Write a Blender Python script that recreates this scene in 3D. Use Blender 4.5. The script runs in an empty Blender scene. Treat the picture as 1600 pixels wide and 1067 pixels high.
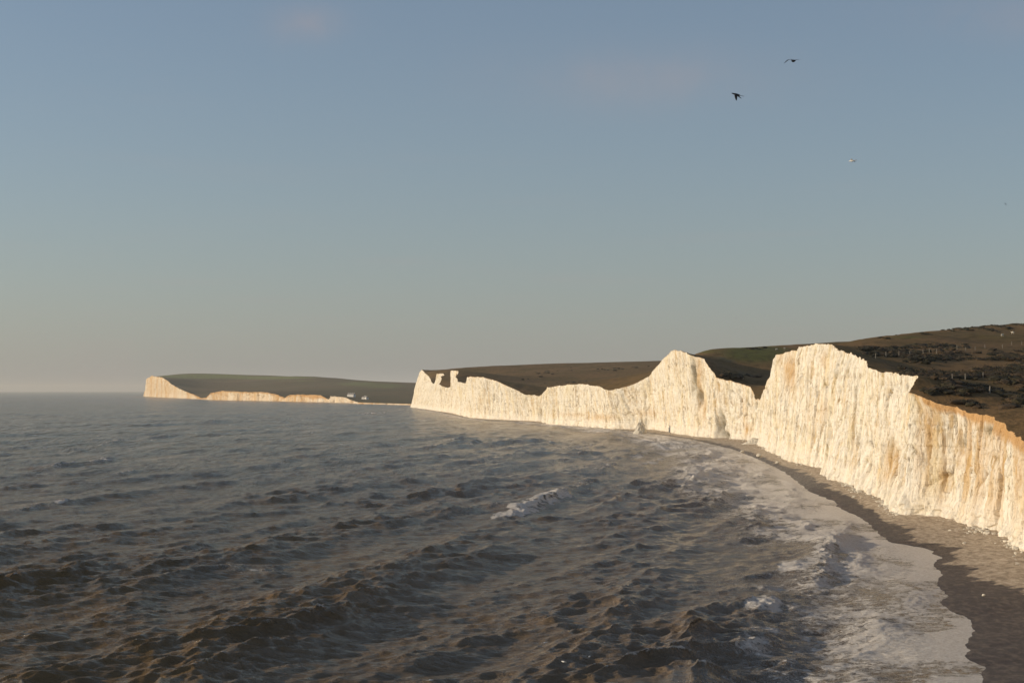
import bpy, bmesh, math, random
import numpy as np
from mathutils import Vector, Matrix

random.seed(4)
RNG = np.random.default_rng(11)
SC = bpy.context.scene
COL = SC.collection

# ------------------------------------------------------------------ camera
CAM_Z, F, HY = 25.0, 2500.0, 610.0          # eye height, focal length in photo pixels, level line row
cam_data = bpy.data.cameras.new('camera')
cam_data.sensor_width = 36.0
cam_data.lens = 36.0 * F / 1600.0
cam_data.shift_y = (HY - 533.5) / 1600.0
cam_data.clip_start = 0.5
cam_data.clip_end = 90000.0
cam = bpy.data.objects.new('camera', cam_data)
cam.location = (0, 0, CAM_Z)
cam.rotation_euler = (math.radians(90), 0, 0)
COL.objects.link(cam)
SC.camera = cam

# ------------------------------------------------------------------ sky, sun, exposure
SUN_EL, SUN_AZ = math.radians(12.0), math.radians(-87.0)     # azimuth from +Y, clockwise positive
world = bpy.data.worlds.new('World')
SC.world = world
world.use_nodes = True
wn, wl = world.node_tree.nodes, world.node_tree.links
bg = wn['Background']
sky = wn.new('ShaderNodeTexSky')
sky.sky_type = 'NISHITA'
sky.sun_disc = False
sky.sun_elevation = SUN_EL
sky.sun_rotation = SUN_AZ
sky.altitude = 20
sky.air_density = 1.0
sky.dust_density = 1.0
sky.ozone_density = 2.9
bg.inputs['Strength'].default_value = 0.118
# pale horizon air and a few thin wisps of cloud, the same all round
tc = wn.new('ShaderNodeTexCoord')
sep = wn.new('ShaderNodeSeparateXYZ'); wl.new(tc.outputs['Generated'], sep.inputs[0])
def wmath(op, a, b=0.0):
    m = wn.new('ShaderNodeMath'); m.operation = op
    for k, x in enumerate((a, b)):
        if hasattr(x, 'is_output'): wl.new(x, m.inputs[k])
        else: m.inputs[k].default_value = x
    return m.outputs[0]
hz = wmath('ADD', 0.19, wmath('MULTIPLY', wmath('EXPONENT', wmath('MULTIPLY', wmath('MAXIMUM', sep.outputs['Z'], 0.0), -8.0)), 0.46))
m1 = wn.new('ShaderNodeMix'); m1.data_type = 'RGBA'
wl.new(hz, m1.inputs[0]); wl.new(sky.outputs['Color'], m1.inputs[6]); m1.inputs[7].default_value = (3.15, 3.2, 3.3, 1)
zc = wmath('MAXIMUM', sep.outputs['Z'], 0.03)
cm = wn.new('ShaderNodeCombineXYZ')
wl.new(wmath('DIVIDE', sep.outputs['X'], zc), cm.inputs[0]); wl.new(wmath('DIVIDE', sep.outputs['Y'], zc), cm.inputs[1])
cn = wn.new('ShaderNodeTexNoise'); wl.new(cm.outputs[0], cn.inputs['Vector'])
cn.inputs['Scale'].default_value = 0.55; cn.inputs['Detail'].default_value = 5; cn.inputs['Roughness'].default_value = 0.5; cn.inputs['Distortion'].default_value = 0.4
cr = wn.new('ShaderNodeMapRange'); cr.interpolation_type = 'SMOOTHSTEP'; wl.new(cn.outputs['Fac'], cr.inputs[0])
cr.inputs[1].default_value = 0.52; cr.inputs[2].default_value = 0.80; cr.inputs[4].default_value = 0.30
m2 = wn.new('ShaderNodeMix'); m2.data_type = 'RGBA'
def puff(az, el, wa, we):                                          # a wisp's own patch of sky
    ax = wmath('DIVIDE', wmath('SUBTRACT', wmath('DIVIDE', sep.outputs['X'], wmath('MAXIMUM', sep.outputs['Y'], 0.05)), az), wa)
    ay = wmath('DIVIDE', wmath('SUBTRACT', wmath('DIVIDE', sep.outputs['Z'], wmath('MAXIMUM', sep.outputs['Y'], 0.05)), el), we)
    return wmath('EXPONENT', wmath('MULTIPLY', wmath('ADD', wmath('MULTIPLY', ax, ax), wmath('MULTIPLY', ay, ay)), -1.0))
cn2 = wn.new('ShaderNodeTexNoise'); wl.new(tc.outputs['Generated'], cn2.inputs['Vector'])
cn2.inputs['Scale'].default_value = 14; cn2.inputs['Detail'].default_value = 5; cn2.inputs['Roughness'].default_value = 0.6
cr2 = wn.new('ShaderNodeMapRange'); wl.new(cn2.outputs['Fac'], cr2.inputs[0]); cr2.inputs[1].default_value = 0.3; cr2.inputs[2].default_value = 0.75
pf = wmath('ADD', wmath('MULTIPLY', puff(-0.125, 0.228, 0.022, 0.012), 0.50), wmath('ADD', wmath('MULTIPLY', puff(0.085, 0.195, 0.085, 0.020), 0.30), wmath('MULTIPLY', puff(0.30, 0.235, 0.06, 0.016), 0.30)))
pf = wmath('MULTIPLY', pf, cr2.outputs[0])
wl.new(wmath('MAXIMUM', wmath('MULTIPLY', cr.outputs[0], 0.4), pf), m2.inputs[0]); wl.new(m1.outputs[2], m2.inputs[6]); m2.inputs[7].default_value = (3.6, 2.9, 2.8, 1)
wl.new(m2.outputs[2], bg.inputs['Color'])

sun_data = bpy.data.lights.new('sun', 'SUN')
sun_data.energy = 4.2
sun_data.angle = math.radians(0.5)
sun_data.color = (1.0, 0.835, 0.61)
sun = bpy.data.objects.new('sun', sun_data)
sdir = Vector((math.sin(SUN_AZ) * math.cos(SUN_EL), math.cos(SUN_AZ) * math.cos(SUN_EL), math.sin(SUN_EL)))
sun.rotation_euler = (-sdir).to_track_quat('-Z', 'Y').to_euler()
sun.location = sdir * 300
COL.objects.link(sun)

vs = SC.view_settings
vs.view_transform = 'Standard'
vs.look = 'None'
vs.exposure = 0.0
vs.gamma = 1.0
vs.use_curve_mapping = False
SC.cycles.max_bounces = 6
SC.cycles.volume_bounces = 0
SC.cycles.use_denoising = True
SC.cycles.denoiser = 'OPENIMAGEDENOISE'
SC.cycles.denoising_input_passes = 'RGB_ALBEDO_NORMAL'
SC.cycles.denoising_prefilter = 'ACCURATE'

# ------------------------------------------------------------------ helpers
def P(px, py, d):
    """photo pixel at distance d (m along the view) -> world"""
    return ((px - 800.0) / F * d, d, CAM_Z + (HY - py) / F * d)

def _h(ix, iy, seed):
    n = (ix.astype(np.int64) * 374761393 + iy.astype(np.int64) * 668265263 + seed * 974711) & 0x7fffffff
    n = ((n ^ (n >> 13)) * 1274126177) & 0x7fffffff
    n = ((n ^ (n >> 16)) * 2246822519) & 0x7fffffff
    return ((n ^ (n >> 15)) & 0xffff) / 65535.0

def vnoise(x, y, seed=0):
    x = np.asarray(x, float); y = np.asarray(y, float)
    ix, iy = np.floor(x), np.floor(y)
    fx, fy = x - ix, y - iy
    fx = fx * fx * fx * (fx * (fx * 6 - 15) + 10); fy = fy * fy * fy * (fy * (fy * 6 - 15) + 10)
    a = _h(ix, iy, seed); b = _h(ix + 1, iy, seed); c = _h(ix, iy + 1, seed); d = _h(ix + 1, iy + 1, seed)
    return (a + (b - a) * fx) * (1 - fy) + (c + (d - c) * fx) * fy

def fbm(x, y, seed=0, octv=4, gain=0.5):
    s = 0; a = 1; t = 0
    for k in range(octv):
        s = s + a * (vnoise(x * 2 ** k + 17.3 * k, y * 2 ** k - 9.1 * k, seed + k) - 0.5)
        t += a; a *= gain
    return 2 * s / t                       # about -1..1

def voro(x, y, seed=0):
    """cell noise: random value of the nearest cell, and the gap to the second nearest"""
    ix, iy = np.floor(x), np.floor(y)
    b1 = np.full(x.shape, 9.0); b2 = np.full(x.shape, 9.0); rv = np.zeros(x.shape)
    for dx in (-1, 0, 1):
        for dy in (-1, 0, 1):
            cx, cy = ix + dx, iy + dy
            d = np.hypot(cx + 0.1 + 0.8 * _h(cx, cy, seed) - x, cy + 0.1 + 0.8 * _h(cx, cy, seed + 7) - y)
            m = d < b1
            b2 = np.where(m, b1, np.minimum(b2, d)); rv = np.where(m, _h(cx, cy, seed + 13), rv); b1 = np.where(m, d, b1)
    return rv, b2 - b1

def sstep(a, b, x):
    t = np.clip((x - a) / (b - a), 0, 1)
    return t * t * (3 - 2 * t)

def grid_mesh(name, X, Y, Z, mat, attrs=None, keep=None, smooth=True, kind=None, uv=None):
    """X, Y, Z: (rows, cols) arrays -> one mesh object"""
    r, c = X.shape
    v = np.stack([X, Y, Z], -1).reshape(-1, 3).astype(np.float32)
    i = np.arange((r - 1) * (c - 1)); a = (i // (c - 1)) * c + i % (c - 1)
    q = np.stack([a, a + 1, a + c + 1, a + c], 1)
    if keep is not None:
        k = keep.reshape(-1)
        q = q[k[q].any(1)]
    used = np.zeros(len(v), bool); used[q.reshape(-1)] = True
    idx = np.cumsum(used) - 1
    q = idx[q]; v = v[used]
    me = bpy.data.meshes.new(name)
    me.vertices.add(len(v)); me.vertices.foreach_set('co', v.reshape(-1))
    me.loops.add(q.size); me.loops.foreach_set('vertex_index', q.reshape(-1).astype(np.int32))
    me.polygons.add(len(q))
    me.polygons.foreach_set('loop_start', (np.arange(len(q)) * 4).astype(np.int32))
    me.polygons.foreach_set('loop_total', np.full(len(q), 4, np.int32))
    me.polygons.foreach_set('use_smooth', np.full(len(q), smooth))
    me.update(calc_edges=True)
    for n, arr in (attrs or {}).items():
        at = me.attributes.new(n, 'FLOAT', 'POINT')
        at.data.foreach_set('value', np.asarray(arr, np.float32).reshape(-1)[used])
    me.validate()
    me.materials.append(mat)
    o = bpy.data.objects.new(name, me)
    COL.objects.link(o)
    if kind: o['kind'] = kind
    return o

def raw_mesh(name, v, f, mat, smooth=False):
    me = bpy.data.meshes.new(name)
    me.from_pydata([tuple(p) for p in v], [], [tuple(p) for p in f])
    if smooth: me.polygons.foreach_set('use_smooth', np.full(len(me.polygons), True))
    me.update()
    for m in (mat if isinstance(mat, (list, tuple)) else [mat]): me.materials.append(m)
    return me

def link(name, me, parent=None, loc=(0, 0, 0), rot=(0, 0, 0), scale=(1, 1, 1)):
    o = bpy.data.objects.new(name, me)
    COL.objects.link(o)
    o.location = loc; o.rotation_euler = rot; o.scale = scale
    if parent: o.parent = parent
    return o

def tag(o, label, cat, group=None):
    o['label'] = label; o['category'] = cat
    if group: o['group'] = group
    return o

class NT:
    """tiny node-tree builder"""
    def __init__(s, name):
        s.m = bpy.data.materials.new(name); s.m.use_nodes = True
        s.t = s.m.node_tree; s.n = s.t.nodes; s.b = s.n['Principled BSDF']
    def L(s, a, b): s.t.links.new(a, b)
    def put(s, sock, v):
        if hasattr(v, 'is_output'): s.L(v, sock)
        elif isinstance(v, tuple) and sock.type == 'RGBA' and len(v) == 3: sock.default_value = (*v, 1)
        else: sock.default_value = v
    def attr(s, n):
        a = s.n.new('ShaderNodeAttribute'); a.attribute_name = n; return a.outputs['Fac']
    def pos(s):
        return s.n.new('ShaderNodeTexCoord').outputs['Object']
    def mapv(s, v, scale=(1, 1, 1), rot=(0, 0, 0), loc=(0, 0, 0)):
        m = s.n.new('ShaderNodeMapping'); s.put(m.inputs['Vector'], v)
        m.inputs['Scale'].default_value = scale; m.inputs['Rotation'].default_value = rot; m.inputs['Location'].default_value = loc
        return m.outputs[0]
    def comb(s, x, y, z=0.0):
        c = s.n.new('ShaderNodeCombineXYZ')
        for k, v in zip('XYZ', (x, y, z)): s.put(c.inputs[k], v)
        return c.outputs[0]
    def noise(s, v, scale=1, detail=4, rough=0.55, dist=0.0, typ=None):
        n = s.n.new('ShaderNodeTexNoise'); s.put(n.inputs['Vector'], v)
        n.inputs['Scale'].default_value = scale; n.inputs['Detail'].default_value = detail
        n.inputs['Roughness'].default_value = rough; n.inputs['Distortion'].default_value = dist
        return n.outputs['Fac']
    def vor(s, v, scale=1, feature='F1'):
        n = s.n.new('ShaderNodeTexVoronoi'); n.feature = feature; s.put(n.inputs['Vector'], v)
        n.inputs['Scale'].default_value = scale
        return n.outputs['Distance']
    def math(s, op, a, b=0.0, c=0.0):
        m = s.n.new('ShaderNodeMath'); m.operation = op
        s.put(m.inputs[0], a); s.put(m.inputs[1], b); s.put(m.inputs[2], c); return m.outputs[0]
    def rng(s, v, a, b, c=0.0, d=1.0, smooth=True):
        m = s.n.new('ShaderNodeMapRange'); m.interpolation_type = 'SMOOTHSTEP' if smooth else 'LINEAR'
        s.put(m.inputs[0], v)
        for k, x in zip(range(1, 5), (a, b, c, d)): s.put(m.inputs[k], x)
        return m.outputs[0]
    def mix(s, f, a, b, mode='MIX'):
        m = s.n.new('ShaderNodeMix'); m.data_type = 'RGBA'; m.blend_type = mode
        s.put(m.inputs[0], f); s.put(m.inputs[6], a); s.put(m.inputs[7], b); return m.outputs[2]
    def bump(s, h, dist=0.1, strength=1.0, normal=None):
        b = s.n.new('ShaderNodeBump'); s.put(b.inputs['Height'], h)
        b.inputs['Distance'].default_value = dist; s.put(b.inputs['Strength'], strength)
        if normal is not None: s.L(normal, b.inputs['Normal'])
        return b.outputs[0]
    def out(s, col, rough=0.9, normal=None, spec=0.3):
        s.put(s.b.inputs['Base Color'], col); s.put(s.b.inputs['Roughness'], rough)
        s.put(s.b.inputs['Specular IOR Level'], spec)
        if normal is not None: s.L(normal, s.b.inputs['Normal'])
        return s.m

# ------------------------------------------------------------------ materials
def mat_chalk():
    t = NT('chalk')
    u, z, soil, stain, shade_f, cell, crack = (t.attr(k) for k in ('u', 'zm', 'soil', 'stain', 'recess_shade', 'cell', 'crack'))
    c2 = t.comb(u, z, 0.0)
    st1 = t.noise(t.mapv(c2, (1.0, 0.11, 1)), 0.34, 6, 0.66, 0.9)
    st2 = t.noise(t.mapv(c2, (1.0, 0.26, 1), loc=(31, 7, 0)), 1.0, 5, 0.66, 0.8)
    patch = t.noise(t.mapv(c2, (1, 0.5, 1), loc=(5, 50, 0)), 0.06, 5, 0.6)
    blot = t.noise(c2, 0.8, 6, 0.65)
    fine = t.noise(c2, 3.2, 5, 0.7)
    base = t.mix(t.rng(blot, 0.3, 0.7), (0.68, 0.60, 0.47), (0.85, 0.81, 0.72))
    ochre_f = t.math('MULTIPLY', t.rng(st1, 0.47, 0.62), t.rng(patch, 0.38, 0.62))
    col = t.mix(t.math('MULTIPLY', ochre_f, 0.9), base, (0.55, 0.36, 0.15))
    col = t.mix(t.math('MULTIPLY', t.math('MULTIPLY', t.rng(st2, 0.50, 0.64), t.rng(patch, 0.42, 0.58, 0.25, 1.0)), 0.7), col, (0.44, 0.34, 0.19))
    col = t.mix(t.math('MULTIPLY', t.math('MULTIPLY', t.rng(fine, 0.54, 0.68), t.rng(patch, 0.58, 0.42, 0.3, 1.0)), 0.5), col, (0.42, 0.34, 0.22))
    col = t.mix(t.rng(cell, 0.25, 0.75, 0.0, 0.55), col, (0.86, 0.82, 0.73))
    col = t.mix(t.math('MULTIPLY', t.rng(cell, 0.32, 0.12), 0.4), col, (0.50, 0.42, 0.29))
    col = t.mix(t.math('MULTIPLY', crack, t.rng(fine, 0.35, 0.6, 0.25, 0.85)), col, (0.22, 0.17, 0.11))
    dash = t.noise(t.mapv(c2, (1.0, 0.32, 1), loc=(13, 77, 0)), 0.95, 4, 0.62, 0.5)
    dsh_ = t.math('MULTIPLY', t.rng(dash, 0.57, 0.66), t.rng(t.noise(c2, 0.13, 4, 0.6), 0.36, 0.62, 0.2, 1.0))
    col = t.mix(t.math('MULTIPLY', dsh_, 0.88), col, (0.33, 0.225, 0.11))
    yel = t.noise(t.mapv(c2, (1.0, 0.3, 1), loc=(9, 21, 0)), 0.16, 4, 0.6)
    col = t.mix(t.math('MULTIPLY', t.rng(yel, 0.47, 0.66), 0.38), col, (0.74, 0.60, 0.33))
    # thin vertical cracks
    cr = t.noise(t.mapv(c2, (1.0, 0.11, 1), loc=(3, 3, 3)), 1.05, 3, 0.6, 0.7)
    crk = t.rng(t.math('ABSOLUTE', t.math('SUBTRACT', cr, 0.5)), 0.0, 0.018, 1.0, 0.0)
    col = t.mix(t.math('MULTIPLY', crk, t.rng(patch, 0.4, 0.6, 0.15, 0.55)), col, (0.22, 0.17, 0.10))
    # flint bands, slightly dipping
    wz = t.math('ADD', z, t.math('MULTIPLY', t.noise(c2, 0.12, 3), 1.2))
    fl = t.rng(t.math('ABSOLUTE', t.math('SUBTRACT', t.math('FRACT', t.math('MULTIPLY', wz, 0.42)), 0.5)), 0.0, 0.055, 1.0, 0.0)
    fl = t.math('MULTIPLY', fl, t.rng(t.noise(c2, 0.5, 5, 0.65), 0.46, 0.6))
    col = t.mix(t.math('MULTIPLY', fl, 0.42), col, (0.26, 0.21, 0.15))
    # washed foot
    foot = t.rng(t.math('ADD', z, t.math('MULTIPLY', blot, 4.0)), 4.5, 8.0, 1.0, 0.0)
    col = t.mix(t.math('MULTIPLY', foot, 0.55), col, (0.80, 0.74, 0.64))
    # stains with their own places, then shade painted into the recesses
    sf = t.math('MULTIPLY', stain, t.rng(st1, 0.28, 0.62, 0.25, 1.0))
    col = t.mix(sf, col, (0.52, 0.31, 0.11))
    col = t.mix(t.math('MULTIPLY', shade_f, t.rng(fine, 0.3, 0.6, 0.65, 1.0)), col, (0.12, 0.10, 0.05))  # dark olive colour stands in for shade in the clefts
    # loess cap running down in streaks
    sl = t.math('ADD', soil, t.math('MULTIPLY', t.math('SUBTRACT', st2, 0.5), 0.9))
    scol = t.mix(t.rng(fine, 0.35, 0.65), (0.46, 0.25, 0.092), (0.56, 0.35, 0.16))
    col = t.mix(t.rng(sl, 0.22, 0.80, 0.0, 0.92), col, scol)
    h = t.math('ADD', t.math('MULTIPLY', st2, 0.6), t.math('ADD', t.math('MULTIPLY', blot, 0.6), t.math('MULTIPLY', fine, 0.35)))
    h = t.math('SUBTRACT', h, t.math('MULTIPLY', crk, 0.3))
    nrm = t.bump(h, 0.6, 0.7)
    return t.out(col, 0.95, nrm, 0.15)

def mat_grass(name, a, b, c, scale=1.0):
    t = NT(name)
    p = t.pos(); g, trk = t.attr('green'), t.attr('track')
    n1 = t.noise(t.mapv(p, (1, 1, 1)), 0.02 * scale, 5, 0.6)
    n2 = t.noise(p, 0.22 * scale, 5, 0.65)
    n3 = t.noise(p, 1.6 * scale, 4, 0.7)
    col = t.mix(t.rng(n1, 0.38, 0.62), a, b)
    col = t.mix(t.rng(t.math('ADD', g, t.math('MULTIPLY', t.math('SUBTRACT', n1, 0.5), 0.5)), 0.3, 0.8), col, c)
    col = t.mix(t.math('MULTIPLY', t.rng(n2, 0.48, 0.66), 0.6), col, (0.055, 0.042, 0.018))
    col = t.mix(t.math('MULTIPLY', t.rng(n3, 0.5, 0.75), 0.35), col, (0.21, 0.155, 0.075))
    col = t.mix(t.math('MULTIPLY', trk, 0.8), col, (0.15, 0.13, 0.075))
    nrm = t.bump(t.math('ADD', n2, t.math('MULTIPLY', n3, 0.5)), 0.7, 0.9)
    return t.out(col, 0.95, nrm, 0.1)

def mat_shingle():
    t = NT('shingle')
    p = t.pos(); wet = t.attr('wet'); pale = t.attr('pale')
    n1 = t.noise(p, 0.15, 4, 0.6)
    n2 = t.noise(p, 1.7, 4, 0.7)
    n3 = t.noise(p, 7.0, 3, 0.8)
    dry = t.mix(t.rng(n1, 0.35, 0.65), (0.42, 0.33, 0.235), (0.50, 0.40, 0.29))
    dry = t.mix(t.math('MULTIPLY', t.math('MAXIMUM', t.rng(n3, 0.5, 0.62), t.rng(n2, 0.46, 0.36)), 0.6), dry, (0.17, 0.125, 0.085))
    dry = t.mix(t.math('MULTIPLY', t.rng(n2, 0.52, 0.64), 0.6), dry, (0.56, 0.47, 0.36))
    wetc = t.mix(t.math('MULTIPLY', t.rng(t.noise(t.mapv(p, (1.0, 0.33, 1.0)), 1.4, 4, 0.75), 0.46, 0.64), 1.0), (0.050, 0.033, 0.021), (0.135, 0.098, 0.066))
    n4 = t.noise(t.mapv(p, (1.0, 0.33, 1.0)), 1.1, 4, 0.7)
    dry = t.mix(t.math('MULTIPLY', t.rng(n4, 0.49, 0.39), 0.6), dry, (0.19, 0.145, 0.10))
    dry = t.mix(t.math('MULTIPLY', t.rng(n4, 0.53, 0.64), 0.55), dry, (0.60, 0.50, 0.38))
    w = t.rng(t.math('ADD', wet, t.math('ADD', t.math('MULTIPLY', t.math('SUBTRACT', n2, 0.5), 0.7), t.math('MULTIPLY', t.math('SUBTRACT', t.noise(p, 0.45, 4, 0.65), 0.5), 0.9))), 0.38, 0.60)
    col = t.mix(w, dry, wetc)
    sp = t.math('MULTIPLY', pale, t.rng(t.noise(p, 2.3, 4, 0.8), 0.52, 0.62))
    col = t.mix(sp, col, (0.6, 0.55, 0.46))
    nrm = t.bump(t.math('ADD', n3, t.math('MULTIPLY', n2, 1.2)), 0.14, 1.0)
    return t.out(col, t.rng(w, 0, 1, 0.9, 0.5), nrm, 0.3)

def mat_sea():
    t = NT('sea_water')
    p = t.pos()
    foam, silt, calm = t.attr('foam'), t.attr('silt'), t.attr('dist')
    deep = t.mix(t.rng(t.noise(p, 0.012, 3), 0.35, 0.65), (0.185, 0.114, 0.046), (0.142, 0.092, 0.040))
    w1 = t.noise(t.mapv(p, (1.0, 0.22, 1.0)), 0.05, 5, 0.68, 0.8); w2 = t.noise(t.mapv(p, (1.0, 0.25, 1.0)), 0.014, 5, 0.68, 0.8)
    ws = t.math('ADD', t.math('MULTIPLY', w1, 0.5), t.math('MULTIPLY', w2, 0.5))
    deep = t.mix(t.math('MULTIPLY', t.rng(ws, 0.52, 0.62), t.rng(calm, 0, 1, 0.35, 0.9)), deep, (0.24, 0.162, 0.088))  # sunlit wave faces painted as pale streaks, stronger far out
    deep = t.mix(t.math('MULTIPLY', t.rng(ws, 0.49, 0.40), t.rng(calm, 0, 1, 0.35, 0.9)), deep, (0.058, 0.043, 0.027))  # shaded wave faces painted as dark streaks, stronger far out
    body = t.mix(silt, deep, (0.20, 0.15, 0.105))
    # ripples: stretched along the crests (crests run nearly along +Y here)
    q = t.mapv(p, (0.5, 1.15, 1.0), (0, 0, math.radians(-20)))
    r1 = t.noise(q, 0.9, 5, 0.62, 0.5)
    r2 = t.noise(q, 3.0, 4, 0.65, 0.4)
    r3 = t.noise(t.mapv(p, (1.0, 0.2, 1.0)), 0.075, 5, 0.65, 0.6)
    h = t.math('ADD', t.math('MULTIPLY', r1, 0.8), t.math('MULTIPLY', r2, 0.16))
    h = t.math('ADD', h, t.math('MULTIPLY', t.math('MULTIPLY', r3, calm), 16.0))
    # foam: broken sheets plus lacy strings
    f1 = t.noise(p, 0.42, 6, 0.68, 1.2)
    f2 = t.noise(p, 2.6, 6, 0.78, 0.8)
    ff = t.math('ADD', t.math('MULTIPLY', f1, 0.6), t.math('MULTIPLY', f2, 0.4))
    thr = t.math('SUBTRACT', 0.74, t.math('MULTIPLY', foam, 0.52))
    fm = t.rng(ff, thr, t.math('ADD', thr, 0.09))
    lc = t.noise(p, 0.8, 5, 0.6, 1.8)
    lace = t.rng(t.math('ABSOLUTE', t.math('SUBTRACT', lc, 0.5)), 0.0, t.math('ADD', 0.012, t.math('MULTIPLY', foam, 0.05)), 1.0, 0.0)
    lace = t.math('MULTIPLY', lace, t.rng(foam, 0.16, 0.5, 0.0, 0.85))
    fm = t.math('MAXIMUM', t.math('MULTIPLY', fm, t.rng(foam, 0.02, 0.12)), lace)
    caps = t.noise(t.mapv(p, (1.0, 0.3, 1.0)), 0.13, 4, 0.6, 0.5)
    fm = t.math('MAXIMUM', fm, t.math('MULTIPLY', t.math('MULTIPLY', t.rng(caps, 0.665, 0.72), t.rng(calm, 0.3, 1.0)), 0.7))
    fcol = t.mix(t.rng(f2, 0.35, 0.65), (0.68, 0.59, 0.49), (0.92, 0.86, 0.78))
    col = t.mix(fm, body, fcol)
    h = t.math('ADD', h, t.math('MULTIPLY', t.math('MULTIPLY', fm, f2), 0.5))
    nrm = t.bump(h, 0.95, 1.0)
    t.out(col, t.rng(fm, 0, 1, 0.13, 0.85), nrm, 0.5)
    t.b.inputs['IOR'].default_value = 1.17
    return t.m

def mat_plain(name, col, rough=0.8, var=0.25, scale=6.0):
    t = NT(name)
    n = t.noise(t.pos(), scale, 4, 0.65)
    c2 = tuple(x * (1 - var) for x in col)
    return t.out(t.mix(t.rng(n, 0.3, 0.7), col, c2), rough, t.bump(n, 0.03, 0.5), 0.3)

M_CHALK = mat_chalk()
M_GRASS = mat_grass('downland', (0.205, 0.122, 0.052), (0.145, 0.096, 0.038), (0.112, 0.112, 0.030))
M_FAR = mat_grass('far_downland', (0.16, 0.112, 0.058), (0.12, 0.098, 0.05), (0.20, 0.22, 0.07), 0.3)
M_SHINGLE = mat_shingle()
M_SEA = mat_sea()
M_SCRUB = mat_plain('gorse', (0.044, 0.036, 0.015), 0.9, 0.6, 1.2)
M_SCRUB2 = mat_plain('dry_bramble', (0.078, 0.050, 0.025), 0.9, 0.5, 1.2)
M_WOOD = mat_plain('weathered_timber', (0.30, 0.26, 0.21), 0.85, 0.3)
M_WIRE = mat_plain('fence_wire', (0.2, 0.19, 0.18), 0.5, 0.2)
M_BOULDER = mat_plain('fallen_chalk', (0.74, 0.68, 0.57), 0.95, 0.35, 0.9)
M_LIME = mat_plain('limewash', (0.82, 0.80, 0.75), 0.8, 0.1, 0.5)
M_ROOF = mat_plain('slate_roof', (0.34, 0.31, 0.28), 0.7, 0.3, 0.8)
M_PANE = mat_plain('window_glass', (0.03, 0.035, 0.04), 0.15, 0.2, 0.5)
M_CROW = mat_plain('black_feather', (0.012, 0.012, 0.014), 0.6, 0.3)
M_WOOL = mat_plain('wool', (0.70, 0.64, 0.52), 0.95, 0.2)

# ------------------------------------------------------------------ coast traced as plan + height tables
def coast_table(rows, zb_of_d):
    B, T = [], []
    y0 = 0
    for bx, by, tx, ty in rows:
        d = CAM_Z * F / (by - HY)
        for _ in range(6): d = (CAM_Z - zb_of_d(d)) * F / (by - HY)
        d = max(d, y0 + 3.0); y0 = d
        B.append(((bx - 800) / F * d, d, zb_of_d(d)))
        T.append(P(tx, ty, d))
    return np.array(B), np.array(T)

ROWS = [
 (1990,1080,2040,935),(1760,945,1790,790),(1680,897,1692,730),(1600,850,1606,692),(1590,846,1594,684),(1568,831,1573,670),(1534,821,1545,655),(1505,812,1512,645),
 (1479,805,1490,635),(1450,803,1458,626),(1432,802,1438,620),(1412,799,1418,612),(1408,797,1421,606),(1403,794,1434,588),(1379,776,1392,584),
 (1352,766,1369,578),(1343,762,1356,572),(1335,757,1353,566),(1327,753,1345,559),(1306,746,1334,554),(1295,739,1312,549),
 (1290,734,1304,542),(1282,728,1300,539),(1262,724,1272,538),(1235,717,1250,541),(1224,711,1246,546),(1212,706,1212,555),
 (1206,703,1209,565),(1200,700,1204,585),(1195,697,1196,603),(1190,694,1192,616),(1184,691,1188,625),(1176,689,1176,620),
 (1168,687,1172,604),(1155,686,1158,600),(1140,685,1138,594),(1122,684,1119,589),(1110,683,1107,574),(1100,682,1100,561),
 (1086,681,1078,555),(1076,679,1068,549),(1060,677,1050,547),(1046,674,1038,560),(1033,672,1022,577),(1020,671,1014,588),
 (1000,670,985,602),(965,669,951,610),(940,667,935,604),(908,664.5,908,600),(882,663,880,602),(862,661.5,857,605),(852,660,850,613),
 (845,658.5,842,619),(830,657.3,821,616),(800,656.2,794,604),(776,655.2,779,596),(760,654.2,755,589),(737,652.4,732,589),
 (731.0,651.00,729.5,590),(727.5,650.17,729,600),(724.1,649.35,722,598),(720.6,648.52,716,597),(717.2,647.70,714,591),(713.7,646.87,711,589),(710.2,646.05,716.5,583),(706.8,645.22,716,579.5),(703.3,644.57,704,579),(699.8,644.10,703.5,604),(696.4,643.63,701,606),(692.9,643.15,690,603),(689.5,642.68,686,600),(686.0,642.21,690,592),(682.5,641.73,689,588),(679.1,641.23,694,586),(675.6,640.73,693,584),(672.2,640.23,682,584),(668.7,639.73,681.5,597),(665.2,639.23,680,601),(661.8,638.69,674,597),(658.3,638.14,672,592),(654.8,637.59,670,588),(651.4,637.04,664,582.5),(647.9,636.50,659,577.5),(644.5,635.95,655,582),(641.0,635.40,655,586),
]
zb1 = lambda d: float(np.interp(d, [0, 200, 400, 850, 1200, 2500], [2.6, 2.4, 1.7, 1.1, 0.5, 0.3]))
CB, CT = coast_table(ROWS, zb1)
# the coast turns inland behind the last point
endp = CB[-1]; endt = CT[-1]
for k, (dx, dy, dz) in enumerate([(60, 60, -6), (180, 160, -22), (340, 300, -40)]):
    CB = np.vstack([CB, endp + (dx, dy, 0)]); CT = np.vstack([CT, endt + (dx + 8, dy, dz)])

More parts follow.
